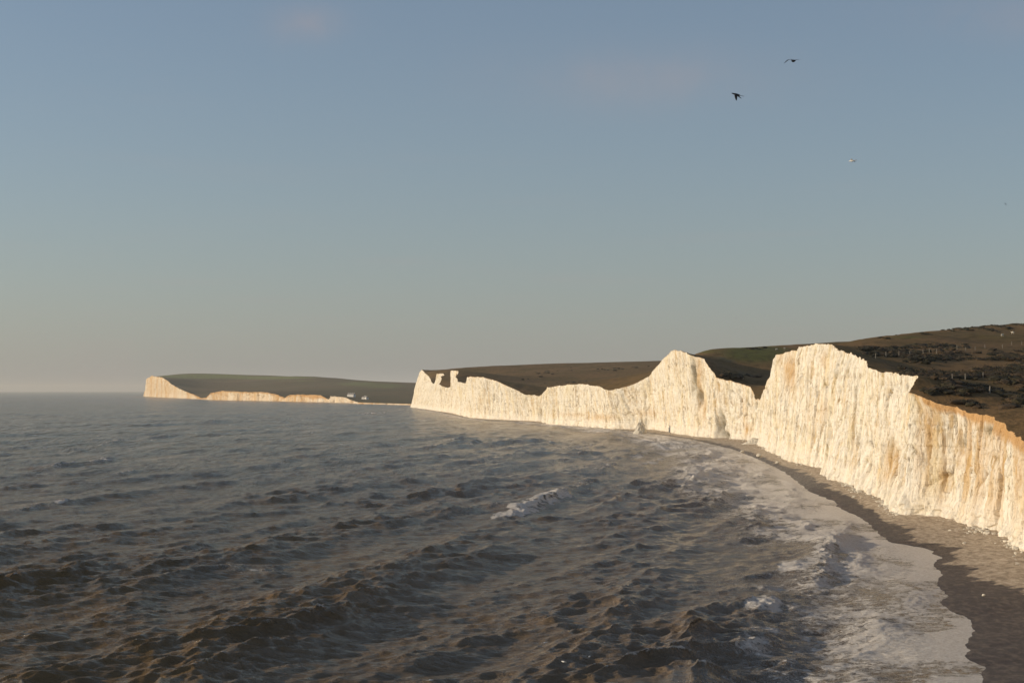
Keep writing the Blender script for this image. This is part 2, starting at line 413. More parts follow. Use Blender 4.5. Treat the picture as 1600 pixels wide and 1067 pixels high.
# waterline (z = 0) in plan, near to far
WL = [(1700,1500),(1590,1180),(1537,1067),(1531,1040),(1508,1010),(1520,985),(1521,968),(1480,952),(1474,940),(1484,930),(1456,912),(1470,897),(1458,881),
      (1470,870),(1446,856),(1392,847),(1364,824),(1344,808),(1310,792),(1304,783),(1268,770),(1227,738),(1182,716),(1146,702),(1081,686.5),
      (1009,676),(930,668),(860,662.5),(830,659.5),(760,656.5),(728,653),(690,644.5),(641,637)]
WLd = np.array([CAM_Z * F / (y - HY) for _, y in WL]); 
for i in range(1, len(WLd)): WLd[i] = max(WLd[i], WLd[i - 1] + 0.4)
WLx = np.array([(x - 800) / F * d for (x, _), d in zip(WL, WLd)])

WLq = np.arange(20, 2400, 0.5)
_w = np.interp(WLq, WLd, WLx); _k = np.hanning(13)[1:-1]; _k /= _k.sum()
WLs = np.convolve(np.pad(_w, 5, mode='edge'), _k, 'valid')
ROWS2 = [
 (900,655,905,640),(800,640,800,636),(660,632.5,660,631.3),(600,631,600,630),(560,630,560,628.6),(546,628.8,545,624),(541,628.4,540,621),(516,628,516,618.5),(513,627.8,513,624.5),
 (499,627.5,499,617.5),(470,626.9,470,616.5),(453,626.5,453,616.5),(446,626.3,446,621.5),(436,626.1,436,619),(430,625.9,430,615.5),(407,625.5,407,612),
 (390,625.2,390,612.4),(372,624.9,372,612),(347,624.4,347,610.8),(330,624,328,614),(322,623.7,322,621),(315,623.3,315,622),(309,622.9,309,619.5),
 (298,622.3,298,614.6),(285,621.7,285,609.5),(272,621.1,272,603),(260,620.6,260,594),(255,620.3,255,590),(246,619.9,246,589),(237,619.5,237,587),(228,619,229,592),(224,618.6,232,592)]
zb2 = lambda d: 1.0
DB, DT = coast_table(ROWS2, zb2)

def water_x(Y):
    a = np.interp(Y, WLq, WLs)
    b = np.interp(Y, DB[:, 1], DB[:, 0])
    k = sstep(2150, 2500, Y)
    return a * (1 - k) + b * k

# ------------------------------------------------------------------ land height field (thin plate through survey points)
def tps_fit(pts):
    pts = np.asarray(pts, float); n = len(pts)
    xy = pts[:, :2] / 500.0
    r2 = ((xy[:, None] - xy[None]) ** 2).sum(-1)
    K = np.where(r2 > 0, 0.5 * r2 * np.log(r2 + 1e-12), 0) + 1e-4 * np.eye(n)
    Pm = np.hstack([np.ones((n, 1)), xy])
    A = np.block([[K, Pm], [Pm.T, np.zeros((3, 3))]])
    w = np.linalg.solve(A, np.concatenate([pts[:, 2], np.zeros(3)]))
    def f(X, Y):
        x = np.stack([np.ravel(X), np.ravel(Y)], 1) / 500.0
        out = np.empty(len(x))
        for s in range(0, len(x), 20000):
            q = x[s:s + 20000]
            d2 = ((q[:, None] - xy[None]) ** 2).sum(-1)
            out[s:s + 20000] = (0.5 * d2 * np.log(d2 + 1e-12)) @ w[:n] + w[n] + q @ w[n + 1:]
        return out.reshape(np.shape(X))
    return f

HILL = [ # (px, py, distance): points the downs pass through
 (1310,537,600),(1340,533,640),(1370,529.5,680),(1400,525.5,710),(1445,521,740),(1480,518,760),(1510,515,780),(1555,512,800),(1600,511,820),(1700,506,840),(1850,503,860),
 (1400,540,580),(1500,533,620),(1600,528,640),(1750,520,650),(1450,560,480),(1520,562,480),(1600,560,470),(1500,590,395),(1600,588,380),(1700,585,360),(1560,620,320),(1650,640,275),(1800,650,240),(1800,690,210),(2000,700,190),(2100,780,150),
 (1420,574,420),(1380,530.5,650),(1420,528,660),(1460,525,670),(1500,522,680),(1540,520,690),(1580,519,700),(1640,517,710),(1420,527,740),(1460,524,780),(1540,518,840),(1600,516,880),(1700,512,700),(1480,525,620),(1560,523,640),
 (1075,548,960),(1110,546,1000),(1150,545,1030),(1190,543,1060),(1230,541.5,1090),(1300,540,1130),(1400,533,1160),(1600,524,1180),
 (1130,570,960),(1180,575,960),(1150,588,905),(1180,598,860),(1200,606,800),(1215,600,770),(1250,585,800),(1330,570,850),(1500,545,900),
 (680,576.5,2250),(720,575.5,2250),(780,574,2250),(850,572.5,2250),(920,570.5,2250),(980,568.5,2250),(1040,566,2250),(1150,560,2250),(1300,553,2250),
 (850,598,1700),(760,590,1850),(950,592,1600),(1030,585,1500),(1100,580,1400),(900,612,1420),(840,610,1500),
 (700,590,2050),
 (750,600,3300),(1000,596,3300),(1400,590,3300),(1600,535,1500),(1900,535,1500),(1900,520,1150),(1400,545,1500),(2100,515,900),(2300,560,600),(2600,560,800),
]
HP = [P(*h) for h in HILL]
for i in range(1, len(CT) - 3, 2): HP.append(tuple(CT[i]))
land_fn = tps_fit(HP)

def resample(B, T, step_of_y, first=None):
    """columns along the coast at a pitch that follows distance"""
    ys = [B[0, 1]]
    while ys[-1] < B[-1, 1]: ys.append(ys[-1] + step_of_y(ys[-1]))
    ys = np.array(ys[:-1])
    f = lambda a: np.interp(ys, B[:, 1], a)
    return ys, f(B[:, 0]), f(B[:, 2]), f(T[:, 0]), f(T[:, 2])

def smooth1(a, n):
    k = np.hanning(n + 2)[1:-1]; k /= k.sum()
    return np.convolve(np.pad(a, n // 2, mode='edge'), k, 'valid')[:len(a)]

# chalk features: (px, py, rx, ry, value) ellipses on the face
STAINS = [(1235,580,7,26,.9),(1222,560,4,20,.6),(1289,562,4,14,.7),(1092,598,4,45,.8),(1100,640,3,22,.7),(1166,672,5,10,.9),(1160,640,3,26,.5),
          (1392,722,15,30,.9),(1380,740,10,16,.6),(1462,752,7,34,.9),(1464,700,3,40,.55),(1493,706,4,34,.8),(1590,735,9,50,.95),(1540,700,4,30,.55),
          (1560,720,3,40,.5),(1290,640,5,20,.35),(1265,655,4,18,.35),(940,652,22,5,.55),(1010,645,18,6,.45),(900,648,30,4,.4),(1246,600,4,20,.5)]
RECESS_SHADE = [(1123,668,5,14,1.0),(1130,680,5,6,.9),(1122,645,3,8,.5),(1082,590,2.2,22,.9),(1090,618,3,10,.7),(1183,633,2.5,3,1.0),(1005,663,6,7,.5),(843,650,2,6,.8),(1495,690,4,8,.6),(1175,640,2,12,.35),(1540,672,4,8,.8),(1388,700,4,20,.25)]  # shade painted dark in the clefts and the cliff-foot cave
DENTS = [(1123,668,5,16,7.0),(1131,682,6,7,5.0),(1083,592,3,26,5.0),(1092,622,4,16,4.0),(1183,633,3,4,3.0),(843,648,3,9,8.0),(1240,575,5,30,3.0),(1399,715,3,42,1.6),(1350,700,3,50,1.4),(1494,700,3,40,1.0),(1175,650,3,30,3.0),(1062,600,2,40,2.0),(1466,720,1.5,50,.7),(1320,680,3,60,1.6),(1545,700,4,40,2.0)]

def ell(px, py, lst):
    a = np.zeros_like(px)
    for x, y, rx, ry, v in lst:
        a = np.maximum(a, v * np.exp(-((px - x) / rx) ** 2 - ((py - y) / ry) ** 2))
    return a

def build_cliff(name, B, T, step_of_y, nrow, far=False):
    ys, bx, bz, tx, tz = resample(B, T, step_of_y)
    n = 9 if not far else 3
    bx = smooth1(bx, n)
    u = np.concatenate([[0], np.cumsum(np.hypot(np.diff(bx), np.diff(ys)))])
    g = 1.0 if not far else 3.0
    # ragged lip
    tz = tz + (fbm(u / 3.5 / g, u * 0, 3, 4) * 0.45 + fbm(u / 14 / g, u * 0, 5, 3) * 0.5) * (g ** 0.5) * np.clip((tz - bz) / 12, 0.05, 1)
    v = np.linspace(0, 1, nrow)[:, None]
    z0, z1 = bz[None] - 2.5, tz[None]
    Z = z0 + (z1 - z0) * v
    zr = Z - bz[None]
    U = np.broadcast_to(u[None], Z.shape)
    lean = v ** 1.15
    X = bx[None] + (tx - bx)[None] * lean
    Y = np.broadcast_to(ys[None], Z.shape).copy()
    bs = smooth1(bx, 121 if not far else 11)
    tdx, tdy = np.gradient(bs), np.gradient(ys)
    ln = np.hypot(tdx, tdy); nx, ny = -tdy / ln, tdx / ln           # seaward normal
    px = 800 + F * X / Y; py = HY - F * (Z - CAM_Z) / Y
    fr = 1 - np.abs(2 * fbm(U / 9 / g, Z / 70, 21, 3) )             # buttresses
    D = 1.9 * fbm(U / 26 / g, Z / 140 + U / 300, 11, 3) * g + 0.6 * (fr - 0.5) * g
    wu = U + 1.2 * fbm(U / 6, Z / 6, 33, 3); wz = Z + 1.5 * fbm(U / 5, Z / 8, 34, 3)
    r1, e1 = voro(wu / 5.2 / g, wz / 13, 35)                          # slabs between master joints
    r2, e2 = voro(wu / 1.7 / g, wz / 3.6, 36)                         # blocks
    r3, e3 = voro(wu / 0.75 / g, wz / 1.1, 37)                        # broken rubble surface
    D += (0.85 * (r1 - .5) + 0.30 * (r2 - .5) + 0.10 * (r3 - .5)) * g
    D -= 0.35 * np.exp(-(e1 / .10) ** 2) * g + 0.14 * np.exp(-(e2 / .10) ** 2)
    D += 0.26 * fbm(U / 3.2 / g, Z / 20, 31, 4) * g + 0.09 * fbm(U / 1.1 / g, Z / 2.2, 43, 4)
    # beds: a few ledges that stand out along the face
    bed = np.abs(((Z + 0.012 * U + 0.5 * vnoise(U / 15, U * 0, 4)) / 3.1) % 1 - .5)
    D -= 0.16 * np.exp(-(bed / .07) ** 2) * vnoise(U / 9, Z / 6, 44)
    cell = np.clip(0.55 * r2 + 0.45 * r3, 0, 1)
    crack = np.maximum(np.exp(-(e1 / .07) ** 2) * vnoise(U / 8, Z / 9, 45), 0.6 * np.exp(-(e2 / .09) ** 2) * sstep(.4, .8, vnoise(U / 5, Z / 6, 46)))
    tw = sstep(0.0, 0.12, 1 - v)                                     # the lip keeps its place
    D = D * (0.35 + 0.65 * tw)
    # undercut and washed apron at the foot
    foot = np.clip(1 - zr / (5.0 + 3.5 * vnoise(U / 7, U * 0, 12)), 0, 1)
    D += foot ** 1.6 * (0.9 + 0.9 * fbm(U / 9, zr / 2, 15, 4))
    if not far:
        D -= ell(px, py, DENTS)
    # loess cap: slopes back
    soilh = np.interp(ys, [150, 225, 250, 290, 304, 310, 420, 640, 690, 720, 800, 850, 1300, 1350, 1420, 1500, 9000], [2.6, 2.1, 1.7, 1.2, .7, 0.1, .1, .1, .5, .9, .5, .1, .1, .6, .6, .1, .1]) if not far \
        else np.interp(ys, [3300, 3380, 3450, 3500, 3560, 3950, 4300, 4500, 4800, 5000, 9000], [.1, .1, 8, 6, 2.5, 2.2, 3, 4, 2, .2, .1])
    soilh = soilh * (0.7 + 0.6 * vnoise(u / 5 / g, u * 0, 14))
    dtop = z1 - Z
    soil = np.clip(1.0 - 0.5 * dtop / soilh[None], 0, 1.2)
    soil = np.where(soilh[None] > 0.9, soil + 0.22 * np.exp(-dtop / (soilh[None] * 2.2)), soil * 0.6)
    D -= np.clip(1 - dtop / soilh[None], 0, 1) * np.clip(soilh[None] - 1, 0, 3) * 0.7
    X = X + nx[None] * D; Y = Y + ny[None] * D
    stain = ell(px, py, STAINS) if not far else 0.45 + 0.4 * sstep(.35, .65, vnoise(U / 60, U * 0, 4))
    stain = stain if far else np.maximum(stain, 0.6 * sstep(312, 296, Y) * sstep(0.40, 0.62, vnoise(U / 4, Z / 60, 55)) * sstep(.05, .5, v))
    shade_f = ell(px, py, RECESS_SHADE) if not far else np.zeros_like(X)
    o = grid_mesh(name, X, Y, Z, M_CHALK, dict(u=U / (1 if not far else 6), zm=zr / (1 if not far else 3), soil=soil, stain=stain, recess_shade=shade_f, cell=cell, crack=crack), smooth=False, kind='structure')
    return o, ys, X[-1], Y[-1], Z[-1]

cliff, LYS, LX, LY, LZ = build_cliff('chalk_cliff', CB, CT, lambda y: max(0.30, y / 950.0), 150)

# ------------------------------------------------------------------ downs behind the cliff
S = np.concatenate([[0, .25, .6, 1.1, 1.8], np.geomspace(2.8, 1500, 62)])
LXg = LX[None] + S[:, None]
LYg = LY[None] + 0 * S[:, None] + 0.12 * S[:, None]
LZg = land_fn(LXg, LYg)
res = (LZ - LZg[0])[None] * np.exp(-(S[:, None] / 22.0))
LZg = np.clip(LZg + res, 6, 92)
rough = np.clip(S[:, None] / 12, 0, 1)
LZg = LZg + rough * (0.6 * fbm(LXg / 9, LYg / 9, 61, 4) + 0.45 * fbm(LXg / 45, LYg / 45, 62, 3))
LPX = 800 + F * LXg / LYg; LPY = HY - F * (LZg - CAM_Z) / LYg
green = ell(LPX, LPY, [(1180,552,70,17,1.0),(1100,549,40,6,.7),(1230,575,25,22,.8),(1560,526,80,9,.5),(1420,527,50,4,.7),(900,590,60,10,.3)])
def polyd(px, py, pts):
    d = np.full(px.shape, 1e9)
    for (x0, y0), (x1, y1) in zip(pts[:-1], pts[1:]):
        dx, dy = x1 - x0, y1 - y0
        tt = np.clip(((px - x0) * dx + (py - y0) * dy) / (dx * dx + dy * dy), 0, 1)
        d = np.minimum(d, np.hypot(px - x0 - tt * dx, py - y0 - tt * dy))
    return d
track = np.exp(-(polyd(LPX, LPY, [(1118,558),(1132,560),(1146,567),(1156,577),(1162,585),(1176,587)]) / 1.5) ** 2) * ((LYg > 820) & (LYg < 1010))
grid_mesh('hillside', LXg, LYg, LZg, M_GRASS, dict(green=green, track=track), kind='structure')

def ground(px, py_guess, d):
    """land height below a pixel column at distance d"""
    x = (px - 800) / F * d
    j = np.argmin((LXg - x) ** 2 + (LYg - d) ** 2)
    return float(LZg.reshape(-1)[j])

def hit(px, py, dmin=180, dmax=2400):
    """first land vertex met along a pixel ray: nearest distance among those within about a pixel"""
    w = np.hypot(LPX - px, (LPY - py) * 1.0)
    m = (LYg > dmin) & (LYg < dmax)
    k = np.where(m & (w < 2.2), LYg, 1e9)
    j = np.argmin(k)
    if k.reshape(-1)[j] > 1e8: j = np.argmin(np.where(m, w, 1e9))
    return float(LXg.reshape(-1)[j]), float(LYg.reshape(-1)[j]), float(LZg.reshape(-1)[j])

# ------------------------------------------------------------------ far headland
head, HYS, hX, hY, hZ = build_cliff('far_headland_cliff', DB, DT, lambda y: y / 900.0, 40, far=True)
S2 = np.concatenate([[0, 5], np.geomspace(14, 3200, 54)])
HFAR = [(237,585,6700),(286,584,6900),(344,585,6900),(407,586.5,6700),(459,588,6400),(502,591,6100),(545,592,5900),(588,594.5,5700),(631,598,5500),(660,599,5400),(720,600,5300),(900,600,5200),
        (330,598,6000),(400,602,5500),(400,596,6000),(470,606,4900),(470,596,5500),(540,602,4900),(600,606,4500),(540,612,4000),(600,614,3900),(650,610,4100),(580,622,3500),(620,624,3450),(700,620,3450),(318,621,5000),(312,610,5600),(300,602,6300),
        (400,600,9000),(700,606,8000),(200,606,9000),(545,600,7000),(588,603,7000),(631,606,7000),(720,608,7000),(460,598,7600),(400,595,8200),(545,606,9000),(640,608,9000),(900,606,7000),(780,606,5200),(680,602,5000),(631,602,6000),(588,599,6200)]
far_fn = tps_fit([P(*h) for h in HFAR] + [tuple(t) for t in DT[1::2]])
FX = hX[None] + S2[:, None]; FY = hY[None] + 0.25 * S2[:, None]
FZ = far_fn(FX, FY)
FZ = FZ + (hZ - FZ[0])[None] * np.exp(-S2[:, None] / 60.0)
FZ += np.clip(S2[:, None] / 60, 0, 1) * 4.5 * fbm(FX / 260, FY / 260, 81, 4)
FZ = np.clip(FZ, 1.0, 125)
FPX = 800 + F * FX / FY; FPY = HY - F * (FZ - CAM_Z) / FY
fgreen = ell(FPX, FPY, [(320,588,75,3.5,1.3),(420,590,80,2.6,1.2),(560,600,40,5,.9),(600,603,40,5,.9),(470,595,60,2,.6)])
grid_mesh('far_headland', FX, FY, FZ, M_FAR, dict(green=fgreen, track=0.42 * sstep(-1.5, 1.5, FPY - np.interp(FPX, [225, 318, 350, 420, 545, 600, 660, 900], [640, 616, 608, 600.5, 594.5, 598, 603, 606])) * (0.6 + 0.8 * vnoise(FX / 120, FY / 400, 83))), kind='structure')

# ------------------------------------------------------------------ beach
by_ = np.concatenate([np.arange(40, 420, 0.55), np.geomspace(420, 2150, 500)])
bxw = water_x(by_) + 0.9 * fbm(by_ / 5.0, by_ * 0, 91, 5, 0.62)
bxc = np.interp(by_, CB[:, 1], CB[:, 0]) + 3.0
bzc = np.array([zb1(y) for y in by_])
bxc = np.maximum(bxc, bxw + 2.0)
tt = np.concatenate([np.linspace(-1.6, 0, 14)[:-1], np.linspace(0, 1, 70), [1.4]])
W = bxc - bxw
BX = bxw[None] + np.where(tt[:, None] < 0, tt[:, None] * 20.0, tt[:, None] * W[None])
BYg = np.broadcast_to(by_[None], BX.shape)
tp = np.clip(tt[:, None], 0, 1)
BZ = np.where(tt[:, None] < 0, tt[:, None] * 1.6, bzc[None] * (tp ** 0.85))
berm = np.exp(-((tp - 0.55) / 0.08) ** 2) * 0.18
BZ = BZ + tp * (0.16 * fbm(BX / 3.5, BYg / 6, 95, 4) + berm) + 0.05 * fbm(BX / 1.0, BYg / 1.4, 96, 3) * (tt[:, None] > 0)
wfr = np.interp(by_, [100, 150, 165, 185, 205, 225, 250, 290, 340, 420, 520, 700, 2200], [0.9, .66, .50, .46, .30, .20, .20, .26, .36, .40, .25, .18, .2])
fing = 0.15 * fbm(BYg / 8.0, BX / 22.0, 97, 4) + 0.08 * fbm(BYg / 2.2, BX / 10.0, 98, 3)
wet = sstep(0.12, -0.12, tp - wfr[None] + fing)
pale = sstep(380, 430, BYg) * sstep(0.75, 0.2, tp) * 0.9 + 0.5 * sstep(0.85, 0.97, tp)
grid_mesh('beach', BX, BYg, BZ, M_SHINGLE, dict(wet=wet, pale=pale), kind='structure')

# ------------------------------------------------------------------ sea
dys = np.concatenate([np.geomspace(1500, 462, 40)[:-1], np.arange(462, 20, -0.82), np.arange(20, 1.9, -0.6)])
sy = CAM_Z * F / dys
an = np.concatenate([np.linspace(-0.95, -0.345, 45)[:-1], np.linspace(-0.345, 0.345, 940), np.linspace(0.345, 0.6, 20)[1:]])
X0 = an[None] * sy[:, None]
Y0 = np.broadcast_to(sy[:, None], X0.shape).copy()
wx = water_x(sy)[:, None]
dsh = wx - X0                                                        # metres seaward of the waterline
keep = dsh > -25
s_row = Y0 ** 2 / (CAM_Z * F) * 0.8; s_col = Y0 * 0.00074
damp = sstep(0.5, 20, dsh) * 0.90 + 0.08
DZ = np.zeros_like(X0); DX = np.zeros_like(X0); DY = np.zeros_like(X0); JJ = np.zeros_like(X0)
def add_waves(n, lam0, lam1, rms, spread, sel, chop, head=-12):
    lam = np.exp(RNG.uniform(math.log(lam0), math.log(lam1), n))
    amp = lam ** 1.0; amp *= rms * math.sqrt(2) / math.sqrt((amp ** 2).sum())
    ang = math.radians(head) + RNG.normal(0, 1, n) * math.radians(spread)
    ph = RNG.uniform(0, 2 * math.pi, n)
    r = sel
    x, y = X0[r], Y0[r]
    for l, a, th, p in zip(lam, amp, ang, ph):
        cx, cy = math.cos(th), math.sin(th); k = 2 * math.pi / l
        se = abs(cx) * s_col[r] + abs(cy) * s_row[r] * 0.6
        w = np.clip((l / se - 2.0) / 2.0, 0, 1) * a
        f = k * (cx * x + cy * y) + p
        c, s = np.cos(f), np.sin(f)
        DZ[r] += w * c; DX[r] -= chop * w * cx * s; DY[r] -= chop * w * cy * s
        JJ[r] += chop * w * k * c
add_waves(26, 22, 50, 0.46, 8, slice(None), 1.0)
add_waves(24, 11, 22, 0.24, 14, slice(None), 1.0)
swell = sstep(-0.7, 0.9, DZ)                                          # short seas stand on the backs and crests of the swell
BZ0, BX0, BY0, BJ0 = DZ.copy(), DX.copy(), DY.copy(), JJ.copy()
DZ[:] = 0; DX[:] = 0; DY[:] = 0; JJ[:] = 0
add_waves(60, 4.5, 12, 0.25, 26, slice(None), 1.1, -32)
nr = int(np.sum(sy < 1500))
add_waves(80, 0.9, 4.5, 0.135, 28, slice(0, nr), 0.8, -52)
gust = (0.72 + 0.50 * swell) * (0.95 + 0.40 * fbm(X0 / 35, Y0 / 70, 103, 3))
DZ = BZ0 + DZ * gust; DX = BX0 + DX * gust; DY = BY0 + DY * gust; JJ = BJ0 + JJ * gust
grp = 0.75 + 0.55 * fbm(X0 / 90, Y0 / 130, 101, 3)
DZ *= damp * grp; DX *= damp * grp; DY *= damp * grp; JJ *= damp * grp
foam = sstep(0.55, 0.95, JJ) * 0.6 * sstep(0.0, 0.25, fbm(X0 / 50, Y0 / 90, 111, 3))

# surf: foam-covered shallows whose width follows the bay
zone = np.interp(sy, [0, 140, 170, 220, 300, 400, 500, 700, 900, 1200, 1500, 2000, 2300], [25, 31, 34, 32, 38, 52, 60, 62, 50, 28, 17, 10, 8])[:, None]
warp = dsh + 7.0 * fbm(X0 / 22, Y0 / 34, 121, 4) + 2.0 * fbm(X0 / 5, Y0 / 9, 122, 3)
surf = sstep(1.25, 0.25, warp / zone)
silt = sstep(3.2, 0.3, warp / zone) * 0.75
swash = sstep(8.5, 1.5, dsh + 2.5 * fbm(X0 / 7, Y0 / 12, 123, 3))
patches = 0.5 + 0.5 * fbm(X0 / 9, Y0 / 20, 124, 4)
foam = np.maximum(foam, surf * (0.40 + 0.52 * patches))
foam = np.maximum(foam, swash * np.interp(sy, [0, 400, 900, 2200], [1., .95, .6, .3])[:, None] * (0.52 + 0.58 * sstep(.3, .7, vnoise(X0 / 5, Y0 / 9, 127))))
# rows of small breakers along the shore
for k, (off, hgt) in enumerate([(8, .35), (17, .55)]):
    ctr = off * np.clip(zone / 26, .6, 1.6) + 3.0 * fbm(Y0 / 30, Y0 * 0 + k, 131 + k, 3)
    pp = ctr - dsh                                                    # + towards shore
    gate = sstep(-0.05, 0.3, fbm(Y0 / 38.0, Y0 * 0 + 3.3 * k, 141 + k, 3)) * sstep(2100, 900, Y0)
    prof = np.where(pp < 0, np.exp(-(pp / 3.2) ** 2), np.exp(-(pp / 1.6) ** 2))
    turb = 1 + 0.4 * fbm(X0 / 0.8, Y0 / 1.4, 151 + k, 4)
    DZ += hgt * gate * prof * turb
    fr = sstep(-3.2, -1.0, pp) * sstep(5.0, 1.0, pp)
    foam = np.maximum(foam, gate * fr * (0.75 + 0.25 * patches))
# single breakers: photo pixel at both ends of the crest, height, foam
BREAK = [(776,812,884,766,1.15,1.05),(884,766,930,746,.6,.6),(890,703,926,693,.5,.7),(898,711,930,702,.4,.75),(930,737,962,724,.55,.75),(984,717,1020,705,.45,.8),(1000,728,1036,713,.5,.9),
         (1086,722,1126,702,.4,.85),(1118,762,1156,726,.45,.9),(944,686,978,674,.5,.65),(1262,912,1304,840,1.0,.85),(1290,850,1328,812,.5,1.0),(1416,955,1466,900,.35,1.1),(1212,788,1256,746,.4,.9),(1172,754,1216,718,.4,.85),
         (1150,832,1196,800,.4,.6),
         (78,733,116,722,.9,.8),(144,725,174,715,.9,.8),(166,694,192,687,.9,.7),(14,803,66,789,.6,.65),(80,793,104,784,.5,.7),(398,891,438,878,.5,.75),(186,742,210,734,.6,.6),
         (720,806,800,786,.3,.42),(556,704,580,697,.8,.6),(694,692,720,684,.8,.5),(556,648,606,644,.8,.7),(596,644,644,639.5,.8,.6),(326,661,350,657,1.2,.55),(440,668,466,664,1.,.5),(250,684,276,679,1.,.5)]
for x0, y0_, x1, y1, hgt, fo in BREAK:
    d0, d1 = CAM_Z * F / (y0_ - HY), CAM_Z * F / (y1 - HY)
    a = np.array([(x0 - 800) / F * d0, d0]); b = np.array([(x1 - 800) / F * d1, d1])
    r = (sy > min(d0, d1) - 45) & (sy < max(d0, d1) + 45)
    if not r.any(): continue
    r = slice(np.argmax(r), len(r) - np.argmax(r[::-1]))
    e = b - a; L = np.hypot(*e); e /= L; nrm = np.array([e[1], -e[0]])       # nrm points to +X, the shore
    x, y = X0[r], Y0[r]
    l = ((x - a[0]) * e[0] + (y - a[1]) * e[1]) / L
    p = (x - a[0]) * nrm[0] + (y - a[1]) * nrm[1] + 1.6 * fbm(y / 8, x / 8, 161, 3)
    sc = max(1.0, d0 / 500); ws = 0.4 + 0.6 * min(1.0, hgt)
    ends = sstep(-0.18, 0.2, l) * sstep(1.18, 0.75, l)
    turb = 1 + 0.35 * fbm(x / 0.7, y / 1.2, 171, 4)
    prof = np.where(p < 0, np.exp(-(p / (4.2 * sc)) ** 2), np.exp(-(p / (2.6 * sc)) ** 2))
    DZ[r] += hgt * ends * prof * np.where(p > -0.6, turb, 1)
    DX[r] += hgt * 0.35 * ends * prof * np.exp(-((p - 0.2) / (1.0 * sc)) ** 2)
    ff = ends * sstep(-3.0 * sc * ws, -1.0 * sc * ws, p + 0.8 * fbm(x / 1.5, y / 3, 182, 3)) * sstep(5.2 * sc * ws, 1.2 * sc * ws, p + 1.5 * fbm(x / 1.5, y / 2.5, 181, 3))
    trail = ends * 0.34 * sstep(-16, -3, p) * sstep(1, -1, p) * (fo > .7)
    foam[r] = np.maximum(foam[r], np.maximum(ff * fo * (0.72 + 0.75 * fbm(x / 1.3, y / 2.6, 191, 4)), trail))
foam *= sstep(9000, 2500, Y0)
churn = np.clip(foam - 0.5, 0, 1) * sstep(2.0, 7.0, dsh)
DZ += churn * 0.16 * fbm(X0 / 0.6, Y0 / 1.0, 201, 3) * (Y0 < 700)
# swash sheet lies on the beach face
DZ = np.where(dsh < 6, DZ * sstep(-1, 6, dsh), DZ)
far = sstep(250, 900, Y0)
grid_mesh('sea', X0 + DX, Y0 + DY, DZ, M_SEA, dict(foam=np.clip(foam, 0, 1.1), silt=silt, dist=far), keep=keep, kind='structure')

# ------------------------------------------------------------------ haze
hb = bpy.data.materials.new('haze_air'); hb.use_nodes = True
hn = hb.node_tree.nodes; hn.remove(hn['Principled BSDF'])
pv = hn.new('ShaderNodeVolumePrincipled')
pv.inputs['Color'].default_value = (0.95, 0.91, 0.83, 1)
pv.inputs['Density'].default_value = 4.0e-5
pv.inputs['Anisotropy'].default_value = 0.1
hb.node_tree.links.new(pv.outputs[0], hn['Material Output'].inputs['Volume'])
x0, x1, y0h, y1h, z0h, z1h = -31000, 31000, -300, 33000, -5.0, 140.0
hv = [(x, y, z) for z in (z0h, z1h) for y in (y0h, y1h) for x in (x0, x1)]
hf = [(0, 2, 3, 1), (4, 5, 7, 6), (0, 1, 5, 4), (2, 6, 7, 3), (0, 4, 6, 2), (1, 3, 7, 5)]
haze = link('haze', raw_mesh('haze', hv, hf, hb)); haze['kind'] = 'stuff'

# ------------------------------------------------------------------ scrub on the downs
def ico(sub):
    bm = bmesh.new(); bmesh.ops.create_icosphere(bm, subdivisions=sub, radius=1.0)
    v = np.array([x.co[:] for x in bm.verts]); f = np.array([[q.index for q in p.verts] for p in bm.faces]); bm.free()
    return v, f
ICO1, ICO2 = ico(1), ico(2)
def bush_geo(rng, r, leaves, sub=1):
    """lumpy bush: a knobbly core plus many small leafy sprays standing out of it; base at z = 0"""
    v, f = ICO2 if sub == 2 else ICO1
    n = v / np.linalg.norm(v, axis=1)[:, None]
    off = rng.uniform(0, 50, 2)
    k = 1 + 0.55 * fbm(n[:, 0] * 1.7 + off[0] + n[:, 2], n[:, 1] * 1.7 + off[1] - n[:, 2], int(off[0]), 3) + rng.uniform(-.12, .12, len(v))
    sx, sy, sz = rng.uniform(.9, 1.6), rng.uniform(.9, 1.6), rng.uniform(.36, .62)
    V = v * k[:, None] * np.array([sx, sy, sz]) * r
    V[:, 2] = V[:, 2] * 1.0 + r * 0.25
    Fq = [tuple(q) for q in f]
    VV = [V]
    c = len(V)
    if leaves:
        d = rng.normal(0, 1, (leaves, 3)); d[:, 2] = np.abs(d[:, 2]) * .9 - .1; d /= np.linalg.norm(d, axis=1)[:, None]
        p = d * np.array([sx, sy, sz]) * r * rng.uniform(.85, 1.25, (leaves, 1)); p[:, 2] += r * .25
        a = rng.normal(0, 1, (leaves, 3)); a /= np.linalg.norm(a, axis=1)[:, None]
        b = np.cross(a, d); L = rng.uniform(.10, .26, (leaves, 1)) * r
        for tri in (p + a * L, p - a * L * .6 + b * L * .5, p + d * L * 1.2 - b * L * .5): VV.append(tri)
        for i in range(leaves): Fq.append((c + i, c + leaves + i, c + 2 * leaves + i))
    return np.vstack(VV), Fq

